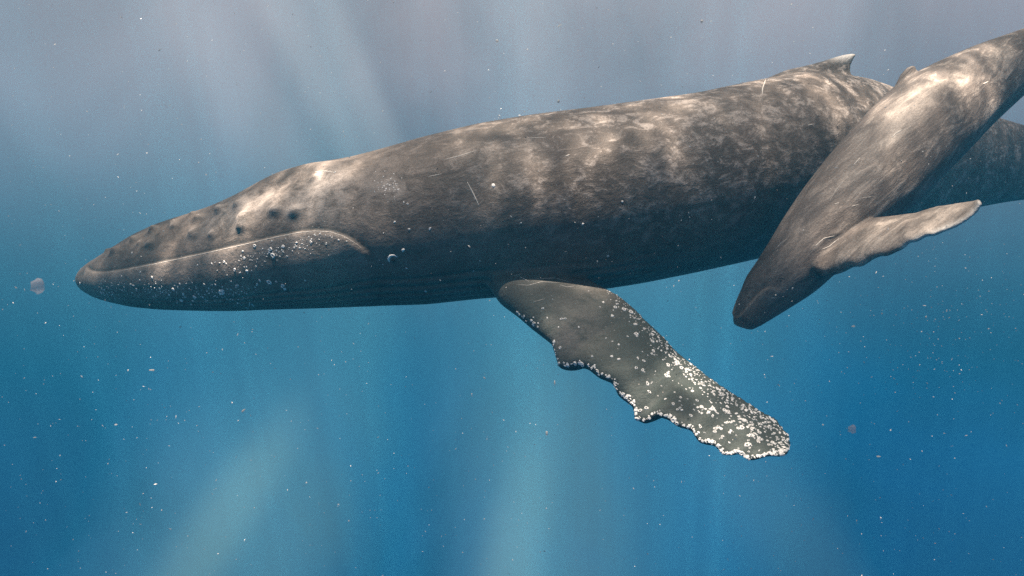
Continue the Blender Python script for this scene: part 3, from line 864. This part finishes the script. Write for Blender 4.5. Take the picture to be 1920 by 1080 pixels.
def strip(tree, pts, w, name, mat, parent, lift=.0):
    """a thin raised weal that follows the skin"""
    P = resample(pts, max(6, int(sum(math.dist(a, b) for a, b in zip(pts[:-1], pts[1:])) / 3)))
    rows = []
    for i, q in enumerate(P):
        h_, nn_ = hit(tree, q[0], q[1])
        if h_ is None: continue
        if nn_.dot(h_) > 0: nn_ = -nn_
        rows.append((h_.copy(), nn_.copy()))
    if len(rows) < 3: return
    V = []; F = []
    for i, (l, nn_) in enumerate(rows):
        a = rows[max(0, i - 1)][0]; b = rows[min(len(rows) - 1, i + 1)][0]
        t = (b - a); t.normalize(); s = nn_.cross(t); s.normalize()
        ww = w * math.sin(math.pi * (i + .6) / (len(rows) + .2)) ** .6 * random.uniform(.7, 1.2)
        for k in range(6):
            an = math.pi * 2 * k / 6
            V.append(l + s * math.cos(an) * ww + nn_ * (math.sin(an) * ww * .5 + lift))
    for i in range(len(rows) - 1):
        for k in range(6):
            F.append((i * 6 + k, i * 6 + (k + 1) % 6, (i + 1) * 6 + (k + 1) % 6, (i + 1) * 6 + k))
    F.append(tuple(range(5, -1, -1))); F.append(tuple((len(rows) - 1) * 6 + k for k in range(6)))
    m_e = mesh_from(name, V, F); m_e.materials.append(mat)
    for pl in m_e.polygons: pl.use_smooth = True
    return link(bpy.data.objects.new(name, m_e), parent)
for pts, w in [([(876, 341), (887, 362), (899, 387)], .009), ([(989, 259), (1005, 258), (1024, 258)], .006), ([(803, 331), (828, 326)], .006), ([(830, 300), (862, 292), (896, 281)], .008),
               ([(590, 322), (612, 321), (628, 323)], .010), ([(975, 519), (992, 528)], .007), ([(964, 517), (980, 513)], .004), ([(970, 533), (990, 535), (1015, 528), (1050, 530)], .005),
               ([(1000, 523), (1040, 521), (1075, 530)], .004), ([(1050, 534), (1064, 538), (1078, 536)], .007), ([(1436, 148), (1430, 165), (1429, 178)], .012),
               ([(1060, 293), (1068, 290)], .012), ([(515, 305), (560, 313)], .006), ([(1515, 235), (1524, 233)], .012), ([(1000, 566), (1022, 560)], .003)]:
    strip(bvh, pts, w * .7, 'scar', SCAR, mother)
for pts, w in [([(1672, 258), (1680, 250), (1692, 243)], .008), ([(1566, 442), (1545, 447), (1528, 462)], .007), ([(1573, 447), (1555, 462), (1540, 468)], .006), ([(1412, 562), (1424, 548), (1440, 539), (1450, 537)], .0015),
               ([(1445, 559), (1456, 558)], .004), ([(1596, 387), (1610, 383)], .004), ([(1565, 383), (1573, 380)], .006), ([(1610, 372), (1640, 368)], .003), ([(1600, 310), (1612, 296)], .006),
               ([(1842, 158), (1853, 153)], .007), ([(1630, 205), (1638, 194), (1650, 182)], .004), ([(1453, 468), (1465, 455), (1476, 448)], .004), ([(1555, 378), (1568, 355), (1590, 330)], .003)]:
    strip(cbvh, pts, w * .75, 'scar', SCAR, calf)

strip(bvh, [(a, b + 2.2) for a, b in MOUTH[3:-1]], 0.0065, 'lip', LIP, mother, .001)
def eye(tree, px, py, r, parent):
    h_, nn_ = hit(tree, px, py)
    import bmesh
    bm = bmesh.new(); bmesh.ops.create_uvsphere(bm, u_segments=20, v_segments=12, radius=r)
    m_e = bpy.data.meshes.new('eye'); bm.to_mesh(m_e); bm.free(); m_e.materials.append(EYE)
    for pl in m_e.polygons: pl.use_smooth = True
    o = link(bpy.data.objects.new('eye', m_e), parent); o.location = Vector(h_)
eye(bvh, 738, 489, .017, mother)
strip(bvh, [(745, 482), (738, 478), (731, 480), (728, 486), (731, 492)], .013, 'eyelid', SCAR, mother, .002).data.materials[0] = BARN
eye(cbvh, 1464, 526, .007, calf)
strip(cbvh, [(1457, 528), (1460, 521), (1467, 520), (1472, 524)], .004, 'eyelid', CALF_SKIN, calf, .001)

# ------------------------------------------------------------------ drifting particles
def flake(c, r, rg):
    V = []
    dirs = [(1, 0, 0), (-1, 0, 0), (0, 1, 0), (0, -1, 0), (0, 0, 1), (0, 0, -1)]
    ax = Vector((rg.gauss(0, 1), rg.gauss(0, 1), rg.gauss(0, 1))).normalized()
    q = ax.rotation_difference(Vector((0, 0, 1)))
    st = rg.choice([1, 1, 1.3, 2.2])
    for d in dirs:
        v = Vector(d) * r * rg.uniform(.6, 1.1)
        v.z *= st; v.x *= .7
        V.append(Vector(c) + q @ v)
    F = [(0, 2, 4), (2, 1, 4), (1, 3, 4), (3, 0, 4), (2, 0, 5), (1, 2, 5), (3, 1, 5), (0, 3, 5)]
    return V, F
rg = random.Random(3)
Vp = []; Fp = []
def addp(px, py, y, rpx):
    V, F = flake(unp(px, py, y), rpx * y / FPX, rg); o_ = len(Vp)
    Vp.extend(V); Fp.extend([tuple(i + o_ for i in f) for f in F])
for k in range(2600):
    y = rg.uniform(3.5, 14)
    addp(rg.uniform(-150, 2070), rg.uniform(-100, 1180), y, abs(rg.gauss(0, .5)) + .7)
for k in range(260):
    addp(rg.gauss(1760, 110), rg.gauss(600, 90), rg.uniform(3, 9), abs(rg.gauss(0, .5)) + .8)
for k in range(60):
    addp(rg.uniform(0, 1920), rg.uniform(0, 1080), rg.uniform(4.2, 7), rg.uniform(1.5, 2.4))
m_e = mesh_from('marine_snow', Vp, Fp); m_e.materials.append(SNOW)
sn = link(bpy.data.objects.new('marine_snow', m_e)); tag(sn, 'tiny pale specks of marine snow drifting through the blue water', kind='stuff')

BIG = [(70, 537, 14, 5.0, CLUMP, 'blurred pinkish speck of plankton just left of the adult whale snout'),
       (1598, 805, 8, 5.2, CLUMP, 'round pinkish plankton speck in open water right of the flipper tip'),
       (1647, 856, 3.6, 5.2, SNOW, 'small white drifting flake below and right of the pinkish speck'),
       (285, 694, 3.8, 5.2, SNOW, 'elongated white flake drifting in blue water under the adult whale chin'),
       (456, 770, 3.6, 5.2, SNOW, 'slanted white flake in the blue water below the adult whale throat'),
       (1025, 812, 3.8, 5.0, SNOW, 'upright thin white flake in the water left of the flipper edge'),
       (1040, 718, 3.6, 5.0, SNOW, 'short upright white flake close under the barnacled flipper root'),
       (1047, 190, 3.4, 5.0, SNOW, 'white speck just above the back of the adult whale'),
       (932, 77, 3.0, 5.0, SNOW, 'white speck in pale water near the top middle of the view'),
       (1316, 40, 3.0, 5.0, SNOW, 'pale speck high in the water left of the dorsal fin near the top edge'),
       (1600, 612, 3.2, 5.0, SNOW, 'white flake below the calf flipper in open water')]
import bmesh
for k, (px, py, r, y, mat, lab) in enumerate(BIG):
    bm = bmesh.new(); bmesh.ops.create_icosphere(bm, subdivisions=2, radius=1)
    rr = random.Random(90 + k)
    ph = [rr.uniform(0, 6) for _ in range(3)]
    flat = (1, 1, 1) if mat is CLUMP else ((1.25, .6, .45) if k in (2, 3, 4, 10) else ((.45, .5, 1.2) if k in (5, 6) else (1, .8, .9)))
    for v in bm.verts:
        s = 1 + .18 * math.sin(4 * v.co.x + ph[0]) + .14 * math.sin(5 * v.co.y + ph[1]) + .12 * math.sin(6 * v.co.z + ph[2])
        v.co = Vector((v.co.x * flat[0], v.co.y * flat[1], v.co.z * flat[2])) * (r * y / FPX * s)
    nm = 'plankton_clump' if mat is CLUMP else 'drifting_flake'
    m_e = bpy.data.meshes.new(nm); bm.to_mesh(m_e); bm.free(); m_e.materials.append(mat)
    for pl in m_e.polygons: pl.use_smooth = True
    o = link(bpy.data.objects.new(nm, m_e)); o.location = unp(px, py, y)
    if k == 4: o.rotation_euler = (0, math.radians(-40), 0)
    tag(o, lab, 'plankton' if mat is CLUMP else 'flake', 'specks drifting in the water')
print('verts', len(me.vertices), len(cme.vertices), 'barnacles', len(barn))
